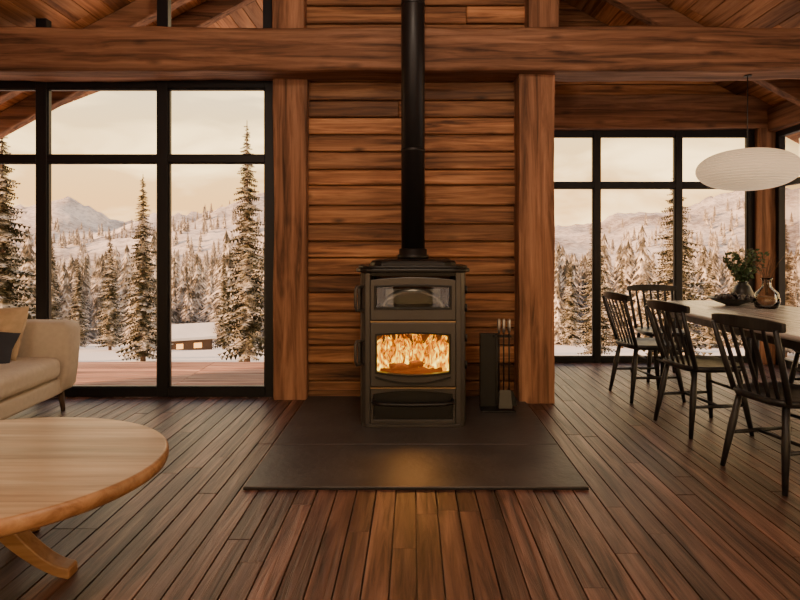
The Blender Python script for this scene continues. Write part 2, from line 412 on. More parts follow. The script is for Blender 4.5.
for sc,z in ((1,1.078),(.985,1.098),(.95,1.11),(.86,1.118),(.5,1.121)):
    for (u,v) in base: V.append((u*sc,.25+(v-.25)*sc,z))
for i in range(4):
    for k in range(n): F.append((i*n+k,i*n+(k+1)%n,(i+1)*n+(k+1)%n,(i+1)*n+k))
F.append(tuple(4*n+k for k in range(n)))
mk('cook_top',V,F,M_stovedk,S,bevel=.002)
lathe('pipe_collar',[(.112,0),(.112,.03),(.10,.035),(.10,.07),(.088,.075)],(0,.31,1.12),M_pipe,S)
for z in (.86,.50):
    box('hinge_block',-.372,-.352,.03,.075,z-.075,z+.075,M_stove,S,bevel=.004)
    sweep('door_handle',[(-.33,-.0,z-.075),(-.372,-.04,z-.075),(-.378,-.045,z-.05),(-.378,-.045,z+.06),(-.372,-.04,z+.08),(-.33,-.0,z+.08)],.010,M_stove,S)
for z in (.80,.92,.42,.6): sweep('hinge_pin',[(.352,.0,z-.025),(.352,.0,z+.025)],.009,M_stovedk,S)
box('firebox_back',-.28,.28,.40,.42,.30,.69,M_brick,S)
for s in (-1,1): box('firebox_side',s*.28-.008,s*.28+.008,.06,.40,.30,.69,M_brick,S)
box('ash_bed',-.27,.27,.06,.40,.30,.325,plain('ember',(.05,.02,.01),.9,bump=.6,bscale=60,emit=(1,.22,.01),es=1.6),S)
M_log=plain('burning_log',(.04,.018,.01),.95,bump=.8,bscale=40,var=.5,vscale=20,emit=(1,.18,.01),es=.25)
for (a,b,r) in (((-.22,.10,.345),(.20,.14,.35),.030),((-.18,.30,.37),(.22,.28,.36),.042),((-.16,.09,.385),(.17,.18,.385),.026),((-.02,.10,.40),(.2,.2,.42),.022)):
    a=Vector(a);b=Vector(b); sweep('log',[a.lerp(b,t/6)+Vector((0,0,.006*math.sin(t*2))) for t in range(7)],[r*U(.9,1.1) for _ in range(7)],M_log,S,seg=10)
fm,nt,b=new_mat('flame'); nt.nodes.remove(b); L=nt.links; out=nt.nodes['Material Output']
tc=nt.nodes.new('ShaderNodeTexCoord'); mp=nt.nodes.new('ShaderNodeMapping'); mp.inputs['Scale'].default_value=(22,12,10)
L.new(tc.outputs['Object'],mp.inputs['Vector'])
n1=nt.nodes.new('ShaderNodeTexNoise'); n1.inputs['Scale'].default_value=1; n1.inputs['Detail'].default_value=4; n1.inputs['Distortion'].default_value=2.2
L.new(mp.outputs['Vector'],n1.inputs['Vector'])
sx=nt.nodes.new('ShaderNodeSeparateXYZ'); L.new(tc.outputs['Object'],sx.inputs[0])
mr=nt.nodes.new('ShaderNodeMapRange'); mr.inputs['From Min'].default_value=.34; mr.inputs['From Max'].default_value=.66; mr.inputs['To Min'].default_value=.16; mr.inputs['To Max'].default_value=-.05
L.new(sx.outputs['Z'],mr.inputs['Value'])
ad=nt.nodes.new('ShaderNodeMath'); ad.operation='ADD'; L.new(n1.outputs['Fac'],ad.inputs[0]); L.new(mr.outputs['Result'],ad.inputs[1])
cr=nt.nodes.new('ShaderNodeValToRGB'); e=cr.color_ramp.elements
e[0].position=.40; e[0].color=(.6,.05,.0,1); e[1].position=.80; e[1].color=(1,.76,.12,1)
k=e.new(.52); k.color=(1,.22,.0,1); k=e.new(.64); k.color=(1,.45,.006,1)
L.new(ad.outputs[0],cr.inputs[0])
em=nt.nodes.new('ShaderNodeEmission'); L.new(cr.outputs[0],em.inputs[0])
ms=nt.nodes.new('ShaderNodeMapRange'); ms.inputs['From Min'].default_value=.44; ms.inputs['From Max'].default_value=.80; ms.inputs['To Min'].default_value=.45; ms.inputs['To Max'].default_value=5
L.new(ad.outputs[0],ms.inputs['Value']); L.new(ms.outputs['Result'],em.inputs[1]); 
tr=nt.nodes.new('ShaderNodeBsdfTransparent'); mx=nt.nodes.new('ShaderNodeMixShader')
al=nt.nodes.new('ShaderNodeMapRange'); al.inputs['From Min'].default_value=.40; al.inputs['From Max'].default_value=.50
L.new(ad.outputs[0],al.inputs['Value']); L.new(al.outputs['Result'],mx.inputs[0]); L.new(tr.outputs[0],mx.inputs[1]); L.new(em.outputs[0],mx.inputs[2]); L.new(mx.outputs[0],out.inputs[0])
m=Multi()
for i in range(90):
    cx=U(-.25,.25); cy=U(.10,.36); H=U(.12,.29)*(1-.15*abs(cx)/.24); w=U(.014,.045); ph=U(0,6); z0=.335+U(0,.05); V=[];F=[]
    ns=10
    for j in range(ns+1):
        t=j/ns; ww=w*math.sin(math.pi*min(1,(t*.85+.15)))**.9*(1-t*.4); off=.035*math.sin(ph+t*5)*t
        for kx,ky in ((-1,0),(0,-.5),(1,0),(0,.5)): V.append((max(-.268,min(.268,cx+off+kx*ww)),cy+ky*ww,z0+t*H))
    for j in range(ns):
        for q in range(4): F.append((j*4+q,j*4+(q+1)%4,j*4+4+(q+1)%4,j*4+4+q))
    m.add(V,F)
m.obj('flames',fm,S,smooth=True)
def point(name,loc,en,col,size,parent,spec=1):
    ld=bpy.data.lights.new(name,'POINT'); ld.energy=en; ld.color=col; ld.shadow_soft_size=size; ld.specular_factor=spec
    lo=bpy.data.objects.new(name,ld); lo.location=loc; lo.parent=parent; bpy.context.scene.collection.objects.link(lo)
point('fire_glow',(0,.08,.54),11,(1,.38,.09),.08,S,.10)
point('oven_glow',(0,.09,.96),.35,(1,.75,.5),.04,S,.2)
sp=empty('stove_pipe',(0,4.17,0))
lathe('pipe',[(.084,1.20),(.084,4.68)],(0,0,0),M_pipe,sp)
for z in (1.9,2.95): lathe('pipe_joint',[(.0845,z),(.0875,z+.005),(.0875,z+.02),(.0845,z+.025)],(0,0,0),M_pipe,sp)

# ------------------------------------------------------------ fire tools
T=empty('fireplace_tool_set',(.62,4.3,.0165))
prism('base',[(-.12,-.08),(.13,-.08),(.13,.10),(-.12,.10)],0,.012,'z',M_stovedk,T,bevel=.003)
prism('holder_plate',[(-.12,.03),(.0,.03),(.02,.05),(.0,.07),(-.12,.07)],.012,.56,'z',M_stovedk,T,bevel=.004)
box('hook_bar',-.02,.11,-.01,.06,.535,.55,M_stovedk,T,bevel=.002)
for i,x in enumerate((.015,.05,.09)):
    sweep('tool_rod',[(x,-.015,.14),(x,-.015,.57)],.0055,M_stovedk,T,seg=8)
    sweep('tool_grip',[(x,-.015,.57),(x,-.015,.60),(x,-.015,.66),(x,-.015,.675)],[.008,.012,.013,.009],M_steel,T,seg=10)
V=[(-.045,-.02,.15),(.035,-.02,.15),(.045,-.04,.02),(-.055,-.04,.02)]
o=mk('shovel_blade',[(x+.065,y,z) for x,y,z in V],[(0,1,2,3)],plain('shovel_iron',(.06,.057,.055),.45,.6),T); s=o.modifiers.new('s','SOLIDIFY'); s.thickness=.006
prism('brush_head',[(.085,.03),(.15,.03),(.12,.14),(.08,.15)],-.02,.02,'y',M_stovedk,T,bevel=.005)
sweep('poker_tip',[(.015,-.015,.14),(.015,-.016,.05),(.03,-.016,.04)],[.005,.005,.002],M_stovedk,T,seg=8)

# ------------------------------------------------------------ coffee table
C=empty('coffee_table',(-1.62,2.13,0))
def slab(name,a,b,n,prof,mat,parent,cx=0,cy=0):
    V=[];F=[];N=96; base=[]
    for i in range(N):
        t=2*math.pi*i/N; c=math.cos(t); s=math.sin(t)
        base.append((math.copysign(abs(c)**(2/n),c),math.copysign(abs(s)**(2/n),s)))
    for dr,z in prof:
        for u,v in base: V.append((cx+u*(a+dr),cy+v*(b+dr),z))
    for i in range(len(prof)-1):
        for k in range(N): F.append((i*N+k,i*N+(k+1)%N,(i+1)*N+(k+1)%N,(i+1)*N+k))
    F.append(tuple(range(N))[::-1]); F.append(tuple((len(prof)-1)*N+k for k in range(N)))
    return flatcaps(mk(name,V,F,mat,parent,smooth=True))
slab('table_top',.68,.59,2.0,[(-.09,.352),(-.03,.358),(-.006,.372),(0,.388),(0,.408),(-.005,.416),(-.014,.42)],M_oak,C)
def leg_board(name,ang,mat,parent):
    th=.032; top=[];bot=[]
    for i in range(13):
        t=i/12; x=.03+.33*t
        top.append((x,.33*(1-t)**1.6+.04)); bot.append((x,.225*(1-t)**1.5))
    poly=[(0,.36),(.10,.36)]+top[1:]+[(.365,.032),(.367,0)]+bot[::-1]+[(0,.24)]
    c,s=math.cos(ang),math.sin(ang); V=[]
    for sd in (-th,th):
        for u,v in poly: V.append((u*c-sd*s,u*s+sd*c,v))
    n=len(poly); F=[tuple(range(n))[::-1],tuple(range(n,2*n))]+[(i,(i+1)%n,n+(i+1)%n,n+i) for i in range(n)]
    fixn(mk(name,V,F,mat,parent,bevel=.005))
for k in range(4): leg_board('leg_%d'%(k+1),math.radians(2+90*k),M_oak,C)
lathe('hub',[(.05,.22),(.06,.24),(.06,.352)],(0,0,0),M_oak,C)

# ------------------------------------------------------------ sofa (faces +X)
Sf=empty('sofa',(-2.56,4.42,0),math.radians(4))
def soft(name,x0,x1,y0,y1,z0,z1,mat,r=.05,puff=.0,parent=None):
    cx,cy,cz=(x0+x1)/2,(y0+y1)/2,(z0+z1)/2; hx,hy,hz=(x1-x0)/2,(y1-y0)/2,(z1-z0)/2
    N=14; V=[];F=[];idx={}
    def key(i,j,k):
        kk=(i,j,k)
        if kk not in idx:
            u,v,w=[2*t/N-1 for t in kk]
            P=Vector((u*hx,v*hy,w*hz))
            Q=Vector((max(-hx+r,min(hx-r,P.x)),max(-hy+r,min(hy-r,P.y)),max(-hz+r,min(hz-r,P.z))))
            d=P-Q
            if d.length>r: P=Q+d.normalized()*r
            ax=[hx,hy,hz].index(min(hx,hy,hz))
            a=[u,v,w]; o=[i for i in range(3) if i!=ax]
            P[ax]+=a[ax]*puff*(1-a[o[0]]**2)*(1-a[o[1]]**2)
            nz=noise.noise(Vector((P.x*6+cx*3,P.y*6+cy*3,P.z*6)))*.006
            if d.length>0: P+=d.normalized()*nz
            idx[kk]=len(V); V.append(P+Vector((cx,cy,cz)))
        return idx[kk]
    for a in range(N):
        for b in range(N):
            for s in (0,N):
                q=[(a,b,s),(a+1,b,s),(a+1,b+1,s),(a,b+1,s)]; F.append(tuple(key(*t) for t in (q if s else q[::-1])))
                q=[(s,a,b),(s,a+1,b),(s,a+1,b+1),(s,a,b+1)]; F.append(tuple(key(*t) for t in (q if s else q[::-1])))
                q=[(b,s,a),(b,s,a+1),(b+1,s,a+1),(b+1,s,a)]; F.append(tuple(key(*t) for t in (q if s else q[::-1])))
    return mk(name,V,F,mat,parent,smooth=True,sub=1)
soft('seat_base',-.92,-.03,-2.05,-.05,.13,.27,M_linen,r=.04,parent=Sf)
soft('seat_cushion_1',-.80,.0,-1.04,-.18,.265,.43,M_linen,r=.06,puff=.02,parent=Sf)
soft('seat_cushion_2',-.80,.0,-1.90,-1.05,.265,.43,M_linen,r=.06,puff=.02,parent=Sf)
soft('back_rest',-1.0,-.78,-2.1,0,.13,.80,M_linen,r=.09,parent=Sf)
def arm(name,y0,y1):
    prof=[(-.95,.15),(-.04,.15),(-.005,.20),(.015,.35),(.028,.55),(.028,.62),(.01,.655),(-.03,.67),(-.5,.68),(-.95,.68)]
    n=len(prof); V=[]
    for y in (y0,y0+.03,y1-.03,y1):
        k=.97 if y in (y0,y1) else 1
        for u,v in prof: V.append((-.45+(u+.45)*k,y,.42+(v-.42)*k))
    F=[tuple(range(n))[::-1],tuple(3*n+i for i in range(n))]
    for j in range(3): F+=[(j*n+i,j*n+(i+1)%n,(j+1)*n+(i+1)%n,(j+1)*n+i) for i in range(n)]
    mk(name,V,F,M_linen,Sf,bevel=.02,seg=3,smooth=True)
arm('arm_1',-.17,.02); arm('arm_2',-2.12,-1.93)
for i,(x,y) in enumerate(((-.08,-.08),(-.08,-2.0),(-.85,-.08),(-.85,-2.0))):
    sweep('leg_%d'%(i+1),[(x,y,.15),(x+.02,y,0)],[.024,.014],M_bark,Sf,seg=12)
def pillow(name,loc,rot,w,h,t,mat,parent):
    V=[];F=[];N=20
    for s in (1,-1):
        for i in range(N+1):
            for j in range(N+1):
                u=2*i/N-1; v=2*j/N-1
                th=t*((1-u**4)*(1-v**4))**.55; pin=1-.08*(1-abs(u))*abs(v)**3
                pin2=1-.08*(1-abs(v))*abs(u)**3
                wr=.006*noise.noise(Vector((u*4,v*4,s)))
                V.append((u*w*pin2,s*(th+wr*(th/t)),v*h*pin))
    K=(N+1)**2
    for s in (0,1):
        for i in range(N):
            for j in range(N):
                a=s*K+i*(N+1)+j; q=(a,a+1,a+N+2,a+N+1); F.append(q if s else q[::-1])
    o=mk(name,V,F,mat,parent,smooth=True); o.location=loc; o.rotation_euler=rot
pillow('throw_pillow',(-.40,-.32,.62),(math.radians(-18),0,math.radians(-12)),.22,.19,.07,M_linen2,Sf)
pillow('dark_pillow',(-.38,-.50,.545),(math.radians(-35),math.radians(8),math.radians(15)),.20,.13,.05,M_navy,Sf)

# ------------------------------------------------------------ dining set
D=empty('dining_table',(2.52,3.78,0))
slab('table_top',.54,1.40,3.2,[(-.03,.715),(-.008,.72),(0,.735),(-.003,.745),(-.008,.75)],M_tabletop,D)
box('apron_1',-.38,.38,-1.13,-1.10,.64,.716,M_black,D); box('apron_2',-.38,.38,1.10,1.13,.64,.716,M_black,D)
box('apron_3',-.38,-.35,-1.10,1.10,.64,.716,M_black,D); box('apron_4',.35,.38,-1.10,1.10,.64,.716,M_black,D)
for i,(sx_,sy_) in enumerate(((-1,-1),(1,-1),(-1,1),(1,1))):
    sweep('leg_%d'%(i+1),[(sx_*.36,sy_*1.1,.716),(sx_*.37,sy_*1.12,.5),(sx_*.40,sy_*1.17,0)],[.038,.034,.02],M_black,D,seg=14)
def chair(loc,rz):
    c=empty('dining_chair',loc,rz)
    V=[];F=[];N=40
    def outl(t):
        cs,sn=math.cos(t),math.sin(t)
        return .215*math.copysign(abs(cs)**.55,cs), (.215+.015*cs)*math.copysign(abs(sn)**.55,sn)
    prof=[(.88,.410),(.97,.418),(1.0,.434),(.985,.447),(.93,.450),(.75,.442),(.4,.437)]
    for s,z in prof:
        for k in range(N):
            x,y=outl(2*math.pi*k/N); V.append((x*s,y*s,z))
    for i in range(len(prof)-1):
        for k in range(N): F.append((i*N+k,i*N+(k+1)%N,(i+1)*N+(k+1)%N,(i+1)*N+k))
    F.append(tuple(range(N))[::-1]); F.append(tuple((len(prof)-1)*N+k for k in range(N)))
    mk('seat',V,F,M_black,c,smooth=True)
    q={}
    for i,(a,b) in enumerate(((1,1),(1,-1),(-1,1),(-1,-1))):
        top=Vector((a*.15,b*.15,.425)); bot=Vector((a*.215,b*.205,0)); q[(a,b)]=(top,bot)
        sweep('leg_%d'%(i+1),[top,top.lerp(bot,.45),bot],[.016,.021,.013],M_black,c,seg=10)
    pt=lambda k,t:q[k][0].lerp(q[k][1],t)
    for b in (1,-1): sweep('side_stretcher',[pt((1,b),.55),(pt((1,b),.55)+pt((-1,b),.55))/2,pt((-1,b),.55)],[.009,.013,.009],M_black,c,seg=8)
    sweep('cross_stretcher',[(0,.18,.19),(0,-.18,.19)],.01,M_black,c,seg=8)
    sweep('front_stretcher',[pt((1,1),.35),pt((1,-1),.35)],.01,M_black,c,seg=8)
    def bp(y,t):
        return Vector((-.165-.10*t-.02*math.cos(y*6)*t,y*(1+.16*t),.44+.37*t))
    for b in (1,-1):
        sweep('back_post',[bp(b*.18,0),bp(b*.18,.5),bp(b*.18,1.0)],[.015,.016,.013],M_black,c,seg=10)
    for k in range(5):
        y=-.12+.06*k; V=[];F=[]
        for j in range(6):
            t=j/5; p=bp(y,t); ww=.009+.005*math.sin(math.pi*t)
            for dy,dx in ((-ww,-.005),(ww,-.005),(ww,.005),(-ww,.005)): V.append((p.x+dx,p.y+dy,p.z-.01))
        for j in range(5):
            for s in range(4): F.append((j*4+s,j*4+(s+1)%4,j*4+4+(s+1)%4,j*4+4+s))
        mk('spindle_%d'%(k+1),V,F,M_black,c,bevel=.002)
    V=[];F=[];n=14
    for i in range(n+1):
        u=-1+2*i/n; y=u*.238; x=-.285+.035*u*u; hh=.032*(1-.3*abs(u)**3); z=.822+.006*(1-u*u)
        for dx,dz in ((-.012,-hh),(.012,-hh),(.012,hh),(-.012,hh)): V.append((x+dx,y,z+dz))
    for i in range(n):
        for s in range(4): F.append((i*4+s,i*4+(s+1)%4,i*4+4+(s+1)%4,i*4+4+s))
    F+=[(3,2,1,0),(n*4,n*4+1,n*4+2,n*4+3)]
    mk('top_rail',V,F,M_black,c,bevel=.006)
    return c
chair((1.98,3.08,0),math.radians(13)); chair((1.95,3.92,0),math.radians(8)); chair((1.91,4.76,0),math.radians(4))
chair((3.14,3.3,0),math.radians(180)); chair((3.14,4.35,0),math.radians(178)); chair((2.34,5.46,0),math.radians(-92))

B=empty('berry_bowl',(2.60,4.72,.7505))
lathe('bowl',[(.05,0),(.06,.006),(.14,.035),(.185,.06),(.187,.063),(.18,.06),(.12,.038),(.05,.014)],(0,0,0),M_cer,B)
m=Multi()
for i in range(70):
    a=U(0,6.28); r=.14*math.sqrt(R()); z=.045+.02*R()+.03*(1-r/.14); v,f=sweep_geo([(r*math.cos(a),r*math.sin(a),z+d) for d in (-.018,-.012,0,.012,.018)],[.006,.014,.019,.014,.006],8); m.add(v,f)
m.obj('berries',M_berry,B,smooth=True)
Pn=empty('potted_plant',(2.84,5.0,.7505))
lathe('vase',[(.05,0),(.075,.02),(.085,.08),(.06,.14),(.04,.16),(.045,.175),(.035,.17)],(0,0,0),M_cer,Pn)
m=Multi(); lf=Multi()
for i in range(40):
    a=U(0,6.28); sp_=U(.04,.22); H=U(.10,.31); pts=[]
    for j in range(6):
        t=j/5; pts.append(Vector((math.cos(a)*sp_*t**1.3,math.sin(a)*sp_*t**1.3,.15+H*t)))
    v,f=sweep_geo(pts,.0022,5); m.add(v,f)
    for j in range(20):
        t=U(.2,1); p=Vector((math.cos(a)*sp_*t**1.3,math.sin(a)*sp_*t**1.3,.15+H*t))
        d=Vector((U(-1,1),U(-1,1),U(-.3,1))).normalized(); s=d.cross(Vector((U(-1,1),U(-1,1),U(-1,1)))).normalized(); l=U(.03,.055)
        lf.add([p,p+d*l*.5+s*.012,p+d*l,p+d*l*.5-s*.012],[(0,1,2,3)])
m.obj('stems',M_twig,Pn); lf.obj('leaves',M_leaf,Pn)
G=empty('glass_carafe',(2.72,4.46,.7505))
lathe('glass',[(.06,0),(.08,.01),(.094,.06),(.08,.12),(.035,.165),(.03,.21),(.042,.235),(.038,.235),(.027,.21),(.031,.165),(.075,.12),(.088,.06),(.07,.014)],(0,0,0),M_glass2,G)
lathe('filling',[(.068,.014),(.086,.055),(.080,.09)],(0,0,0),plain('amber_filling',(.30,.15,.08),.3,var=.4,vscale=30),G)
m=Multi()
for i in range(12):
    a=U(0,6.28); s=U(.03,.16); H=U(.2,.36); pts=[(math.cos(a)*s*t*t+.01*math.sin(7*t+i),math.sin(a)*s*t*t,.10+H*t) for t in (0,.25,.5,.75,1)]
    v,f=sweep_geo(pts,[.003,.003,.0025,.002,.001],5); m.add(v,f)
m.obj('twigs',M_twig,G)

Pd=empty('pendant_lamp',(2.63,4.56,1.83))
mL,nt,b=new_mat('paper_shade'); b.inputs['Base Color'].default_value=(.84,.74,.60,1); b.inputs['Roughness'].default_value=.85
b.inputs['Emission Color'].default_value=(1,.70,.40,1); b.inputs['Emission Strength'].default_value=.4
prof=[];N=120
for i in range(N+1):
    t=-math.pi/2+math.pi*i/N
    rr=max(.03,.37*abs(math.cos(t))**.85)-.009*(i%5==0)
    prof.append((rr,.16*math.sin(t)))
lathe('shade',prof,(0,0,0),mL,Pd,seg=64)
sweep('cord',[(0,0,.155),(0,0,.735)],.004,M_black,Pd,seg=8)
lathe('ceiling_cap',[(.03,.733),(.03,.742)],(0,0,0),M_black,Pd)

# ------------------------------------------------------------ exterior
dk=empty('deck')
box('deck_base',-6,-.6,4.86,6.45,-.20,-.07,M_bark,dk)
m=Multi(); y=4.88
while y<6.45:
    for a,b in ((-6,-4.1),(-4.1,-2.2),(-2.2,-.6)): m.box(a,b-.004,y,y+.115,-.07,-.045)
    y+=.122
m.obj('deck_boards',M_deck,dk,bevel=.003,seg=1)
def fbm(x,y,o=5):
    s=0;a=1;f=1
    for i in range(o):
        s+=a*noise.noise(Vector((x*f,y*f,i*3.1))); a*=.5; f*=2.03
    return s
def rid(x,y,o=6):
    s=0;a=1;f=1
    for i in range(o):
        s+=a*(1-abs(noise.noise(Vector((x*f,y*f,i*7.7+2))))*2); a*=.5; f*=2.1
    return s
def gz(x,y):
    base=-1.0-.14*(max(0,min(y,60)-8)) + .35*fbm(x*.08,y*.08,3)*min(1,max(0,(y-8)/15))
    if y>90:
        k=min(1,(y-90)/260); k=k*k*(3-2*k)
        def g(cx,cy,s,a): return a*math.exp(-((x-cx)**2+(y-cy)**2*.35)/(2*s*s))
        mt=g(-232,400,34,26)+g(-285,430,40,22)+g(-350,420,50,16)+g(-50,380,62,46)+g(275,400,85,52)+g(120,430,50,14)+g(-175,520,60,14)+g(-150,330,40,8)
        base+=k*(mt*(.62+.34*rid(x*.012,y*.012,6)*.7)+ 4.5*rid(x*.02+5,y*.02,5))
    return base
V=[];F=[];rows=[]; y=6.0
while y<620:
    rows.append(y); y*=1.025
nc=340
for y in rows:
    for i in range(nc+1):
        x=(-1.25+2.5*i/nc)*y
        V.append((x,y,gz(x,y)))
for j in range(len(rows)-1):
    for i in range(nc): F.append((j*(nc+1)+i,j*(nc+1)+i+1,(j+1)*(nc+1)+i+1,(j+1)*(nc+1)+i))
tm,nt,b=new_mat('snowy_terrain_hazed'); L=nt.links
geo=nt.nodes.new('ShaderNodeNewGeometry'); sx=nt.nodes.new('ShaderNodeSeparateXYZ'); L.new(geo.outputs['Position'],sx.inputs[0])
n1=nt.nodes.new('ShaderNodeTexNoise'); n1.inputs['Scale'].default_value=.35; n1.inputs['Detail'].default_value=8; n1.inputs['Roughness'].default_value=.7
L.new(geo.outputs['Position'],n1.inputs['Vector'])
n2=nt.nodes.new('ShaderNodeTexNoise'); n2.inputs['Scale'].default_value=.025; n2.inputs['Detail'].default_value=6
L.new(geo.outputs['Position'],n2.inputs['Vector'])
a1=nt.nodes.new('ShaderNodeMath'); a1.operation='ADD'; L.new(n1.outputs['Fac'],a1.inputs[0]); L.new(n2.outputs['Fac'],a1.inputs[1])
cr=nt.nodes.new('ShaderNodeValToRGB'); e=cr.color_ramp.elements
e[0].position=.40; e[0].color=(.23,.185,.165,1); e[1].position=.58; e[1].color=(.78,.66,.57,1)  # mountain rock and snow colours lightened to imitate depth haze
hf=nt.nodes.new('ShaderNodeMath'); hf.operation='MULTIPLY'; hf.inputs[1].default_value=.5; L.new(a1.outputs[0],hf.inputs[0]); L.new(hf.outputs[0],cr.inputs[0])
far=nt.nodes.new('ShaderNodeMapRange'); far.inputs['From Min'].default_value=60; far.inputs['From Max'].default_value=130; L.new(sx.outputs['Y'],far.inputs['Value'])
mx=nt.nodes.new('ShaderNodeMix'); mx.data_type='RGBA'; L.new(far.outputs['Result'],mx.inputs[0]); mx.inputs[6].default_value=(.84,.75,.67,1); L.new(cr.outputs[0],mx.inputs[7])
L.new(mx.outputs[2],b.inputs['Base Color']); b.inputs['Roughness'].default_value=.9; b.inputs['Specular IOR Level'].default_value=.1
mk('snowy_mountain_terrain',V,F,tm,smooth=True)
mk('snow_ground',[(-80,-60,-1.3),(80,-60,-1.3),(80,9,-1.3),(-80,9,-1.3)],[(0,1,2,3)],M_snow)

def needles(name,c0,c1,c2,p0,p1,p2,ns):
    cm,nt,b=new_mat(name); L=nt.links
    geo=nt.nodes.new('ShaderNodeNewGeometry'); sx=nt.nodes.new('ShaderNodeSeparateXYZ'); L.new(geo.outputs['Normal'],sx.inputs[0])
    ab=nt.nodes.new('ShaderNodeMath'); ab.operation='ABSOLUTE'; L.new(sx.outputs['Z'],ab.inputs[0])
    n1=nt.nodes.new('ShaderNodeTexNoise'); n1.inputs['Scale'].default_value=ns; n1.inputs['Detail'].default_value=6; L.new(geo.outputs['Position'],n1.inputs['Vector'])
    a1=nt.nodes.new('ShaderNodeMath'); a1.operation='MULTIPLY_ADD'; L.new(ab.outputs[0],a1.inputs[0]); a1.inputs[1].default_value=.35; L.new(n1.outputs['Fac'],a1.inputs[2])
    cr=nt.nodes.new('ShaderNodeValToRGB'); e=cr.color_ramp.elements
    e[0].position=p0; e[0].color=(*c0,1); e[1].position=p2; e[1].color=(*c2,1); k=e.new(p1); k.color=(*c1,1)
    L.new(a1.outputs[0],cr.inputs[0]); L.new(cr.outputs[0],b.inputs['Base Color']); b.inputs['Roughness'].default_value=.9; b.inputs['Specular IOR Level'].default_value=.1
    return cm
cm=needles('snowy_needles',(.034,.032,.016),(.10,.082,.042),(.60,.52,.43),.62,.74,.90,2.6)
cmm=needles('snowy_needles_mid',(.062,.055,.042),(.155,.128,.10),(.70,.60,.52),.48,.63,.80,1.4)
cmf=needles('snowy_needles_far_hazed',(.19,.16,.14),(.29,.245,.21),(.72,.62,.54),.46,.62,.82,.6)  # needle colours paled to stand in for distance haze
def conifer_mesh(seed,H=7.0,rad=1.0):
    rs=random.Random(seed); m=Multi(); n=62
    v,f=sweep_geo([(0,0,0),(0,0,H*.5),(0,0,H*.99)],[.10,.06,.01],8); m.add(v,f,m=1)
    for i in range(n):
        t=(i/n)**.95; z=H*(.07+.90*t); L_=rad*((1-t)**.85)*rs.uniform(.7,1.15)+.05
        nb=10 if t<.8 else 7
        for k in range(nb):
            a=2*math.pi*(k+rs.random())/nb; l=L_*rs.uniform(.5,1.15); d=Vector((math.cos(a),math.sin(a),0)); s=Vector((-d.y,d.x,0))
            zz=z+rs.uniform(-.12,.12); P=[]
            ns=6; dr=rs.uniform(.3,.6)
            for j in range(ns+1):
                u=j/ns; P.append(Vector((0,0,zz))+d*l*u+Vector((0,0,-dr*l*u**1.1+.16*l*u**3)))
            for j in range(ns):
                w=.24*l*(1-j/ns)+.045; p,qv=P[j],P[j+1]
                for sg in (1,-1):
                    tip=p+s*sg*w*rs.uniform(.7,1.3)+d*w*.8+Vector((0,0,-w*rs.uniform(.25,.7)))
                    m.add([p,qv,tip],[(0,1,2)])
                tip=p.lerp(qv,.5)+Vector((0,0,-w*1.0)); m.add([p,qv,tip],[(0,1,2)])
    me=bpy.data.meshes.new('conifer'); me.from_pydata(m.v,[],m.f); me.materials.append(cm); me.materials.append(M_bark)
    for p,mi in zip(me.polygons,m.m): p.material_index=mi
    return me
cms=[conifer_mesh(s,7.0,r) for s,r in ((1,.95),(2,.85),(3,1.15))]
def tree(px,py_top,d,mi,wid=1.0):
    x=(px-413)/580*d; zt=1.2+(250-py_top)/580*d; zb=gz(x,d)-.02; h=zt-zb; s=h/7.0
    o=bpy.data.objects.new('pine_tree',cms[mi]); o.location=(x,d,zb); o.scale=(s*wid,s*wid,s); o.rotation_euler=(0,0,U(0,6)); bpy.context.scene.collection.objects.link(o)
tree(143,172,20,1,1.0); tree(247,118,17,0,.95); tree(2,118,15,2,.95); tree(110,228,30,0); tree(596,205,24,0,1.1); tree(676,158,20,2,1.1)
tree(224,250,34,1); tree(570,258,38,2); tree(622,255,38,0); tree(162,258,34,2); tree(78,252,32,0); tree(785,215,24,0); tree(52,235,34,1); tree(735,258,40,1); tree(710,245,34,0)
tree(-60,150,16,0); tree(-120,190,19,2); tree(860,180,22,1); tree(330,190,22,0); tree(645,262,36,1); tree(30,262,32,2)
def small_tree(fo,x,y,zb,h,nt_,N):
    r0=h*U(.15,.21)
    for i in range(nt_):
        t=i/nt_; z0=zb+h*(.05+.88*t); z1=z0+h*1.5/nt_*(1-.3*t); r=r0*(1-t)**.9+.02*h; ph=U(0,6)
        V=[(x,y,z1)]
        for k in range(N):
            a=ph+2*math.pi*k/N; rr=r*(U(.85,1.2) if k%2 else U(.4,.6)); V.append((x+rr*math.cos(a),y+rr*math.sin(a),z0-(.03*h if k%2 else -.02*h)))
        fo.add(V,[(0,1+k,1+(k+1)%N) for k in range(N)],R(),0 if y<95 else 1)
fo=Multi()
for i in range(1700):
    y=42*(3.2**R()); x=U(-1.05,1.05)*y
    if abs(x/y+.385)<.055 and y<62: continue
    if noise.noise(Vector((x*.03,y*.03,0)))<-.34: continue
    if y<46 and R()<.5: continue
    small_tree(fo,x,y,gz(x,y)-.1,U(5,10),14,14)
for i in range(1900):
    y=U(135,340); x=U(-1.0,1.0)*y
    if noise.noise(Vector((x*.02,y*.02,5)))<-.12: continue
    small_tree(fo,x,y,gz(x,y)-.2,U(4.5,8),7,10)
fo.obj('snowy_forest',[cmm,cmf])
cxx=(190-413)/580*34
cb=empty('cabin',(cxx,34,gz(cxx,34)-.05),.45); cb.scale=(.72,.72,.72)
box('walls',-1.6,1.6,-1.1,1.1,0,1.2,M_bark,cb)
prism('roof',[(-1.45,1.1),(0,2.0),(1.45,1.1),(1.45,1.3),(0,2.25),(-1.45,1.3)],-1.9,1.9,'x',M_snow,cb)
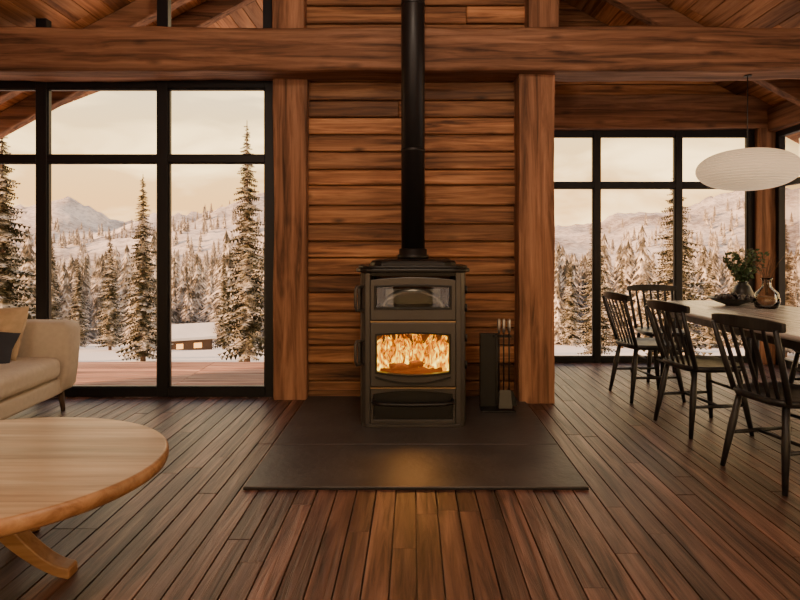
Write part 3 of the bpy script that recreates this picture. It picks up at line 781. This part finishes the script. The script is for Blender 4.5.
for k,(a_,b_) in enumerate(((-1.1,-.6),(.2,.8))): box('lit_window_%d'%(k+1),a_,b_,-1.12,-1.1,.4,.8,plain('lit_window',(.8,.5,.2),.5,emit=(1,.45,.1),es=2.5),cb)

# ------------------------------------------------------------ lights, world
W=bpy.data.worlds.new('World'); bpy.context.scene.world=W; W.use_nodes=True; nt=W.node_tree; L=nt.links
bg=nt.nodes['Background']
tc=nt.nodes.new('ShaderNodeTexCoord'); sx=nt.nodes.new('ShaderNodeSeparateXYZ'); L.new(tc.outputs['Generated'],sx.inputs[0])
cr=nt.nodes.new('ShaderNodeValToRGB'); e=cr.color_ramp.elements
e[0].position=.0; e[0].color=(1.0,.48,.16,1); e[1].position=.9; e[1].color=(.20,.25,.38,1)
k=e.new(.08); k.color=(1.0,.54,.18,1); k=e.new(.17); k.color=(1.0,.65,.27,1); k=e.new(.27); k.color=(.84,.66,.40,1); k=e.new(.50); k.color=(.40,.42,.48,1)
L.new(sx.outputs['Z'],cr.inputs[0])
mp=nt.nodes.new('ShaderNodeMapping'); mp.inputs['Scale'].default_value=(2.2,2.2,9); L.new(tc.outputs['Generated'],mp.inputs['Vector'])
n1=nt.nodes.new('ShaderNodeTexNoise'); n1.inputs['Scale'].default_value=1.6; n1.inputs['Detail'].default_value=7; n1.inputs['Distortion'].default_value=.5; L.new(mp.outputs['Vector'],n1.inputs['Vector'])
mr=nt.nodes.new('ShaderNodeMapRange'); mr.inputs['From Min'].default_value=.44; mr.inputs['From Max'].default_value=.64; mr.inputs['To Max'].default_value=.8; L.new(n1.outputs['Fac'],mr.inputs['Value'])
fd=nt.nodes.new('ShaderNodeMapRange'); fd.inputs['From Min'].default_value=.3; fd.inputs['From Max'].default_value=.55; fd.inputs['To Min'].default_value=1; fd.inputs['To Max'].default_value=.2; L.new(sx.outputs['Z'],fd.inputs['Value'])
mm=nt.nodes.new('ShaderNodeMath'); mm.operation='MULTIPLY'; L.new(mr.outputs['Result'],mm.inputs[0]); L.new(fd.outputs['Result'],mm.inputs[1])
mx=nt.nodes.new('ShaderNodeMix'); mx.data_type='RGBA'; L.new(mm.outputs[0],mx.inputs[0]); L.new(cr.outputs[0],mx.inputs[6]); mx.inputs[7].default_value=(1.9,1.32,.60,1)
L.new(mx.outputs[2],bg.inputs[0]); bg.inputs[1].default_value=2.7
sd=bpy.data.lights.new('sun','SUN'); sd.energy=14; sd.color=(1,.55,.26); sd.angle=math.radians(4)
so=bpy.data.objects.new('sun',sd); bpy.context.scene.collection.objects.link(so)
so.rotation_euler=Vector((-.80,-.38,.30)).to_track_quat('Z','Y').to_euler()
gm=plain('fill_globe_glass',(.9,.85,.75),.4,emit=(1,.75,.45),es=3)
def fill_globe(loc,en):  # out-of-view lamp added only to fill the room with light
    g=empty('added_fill_lamp',loc)
    lathe('fill_globe',[(max(.001,.13*math.cos(t)),.13*math.sin(t)) for t in [math.radians(-90+15*i) for i in range(13)]],(0,0,0),gm,g,seg=24)
    sweep('cord',[(0,0,.13),(0,0,roof(loc[0])-loc[2])],.004,M_black,g,seg=6)
    point('fill_bulb',(0,0,-.30),en,(1,.80,.60),.14,g,.4)
fill_globe((-1.7,-.4,3.1),70); fill_globe((1.8,-.4,3.1),70); fill_globe((.0,1.4,3.7),115)

cd=bpy.data.cameras.new('camera'); cd.sensor_width=36; cd.lens=580/800*36; cd.shift_x=-13/800; cd.shift_y=-50/800; cd.clip_end=2000
co=bpy.data.objects.new('camera',cd); co.location=(0,0,1.2); co.rotation_euler=(math.radians(90),0,0)
bpy.context.scene.collection.objects.link(co); bpy.context.scene.camera=co
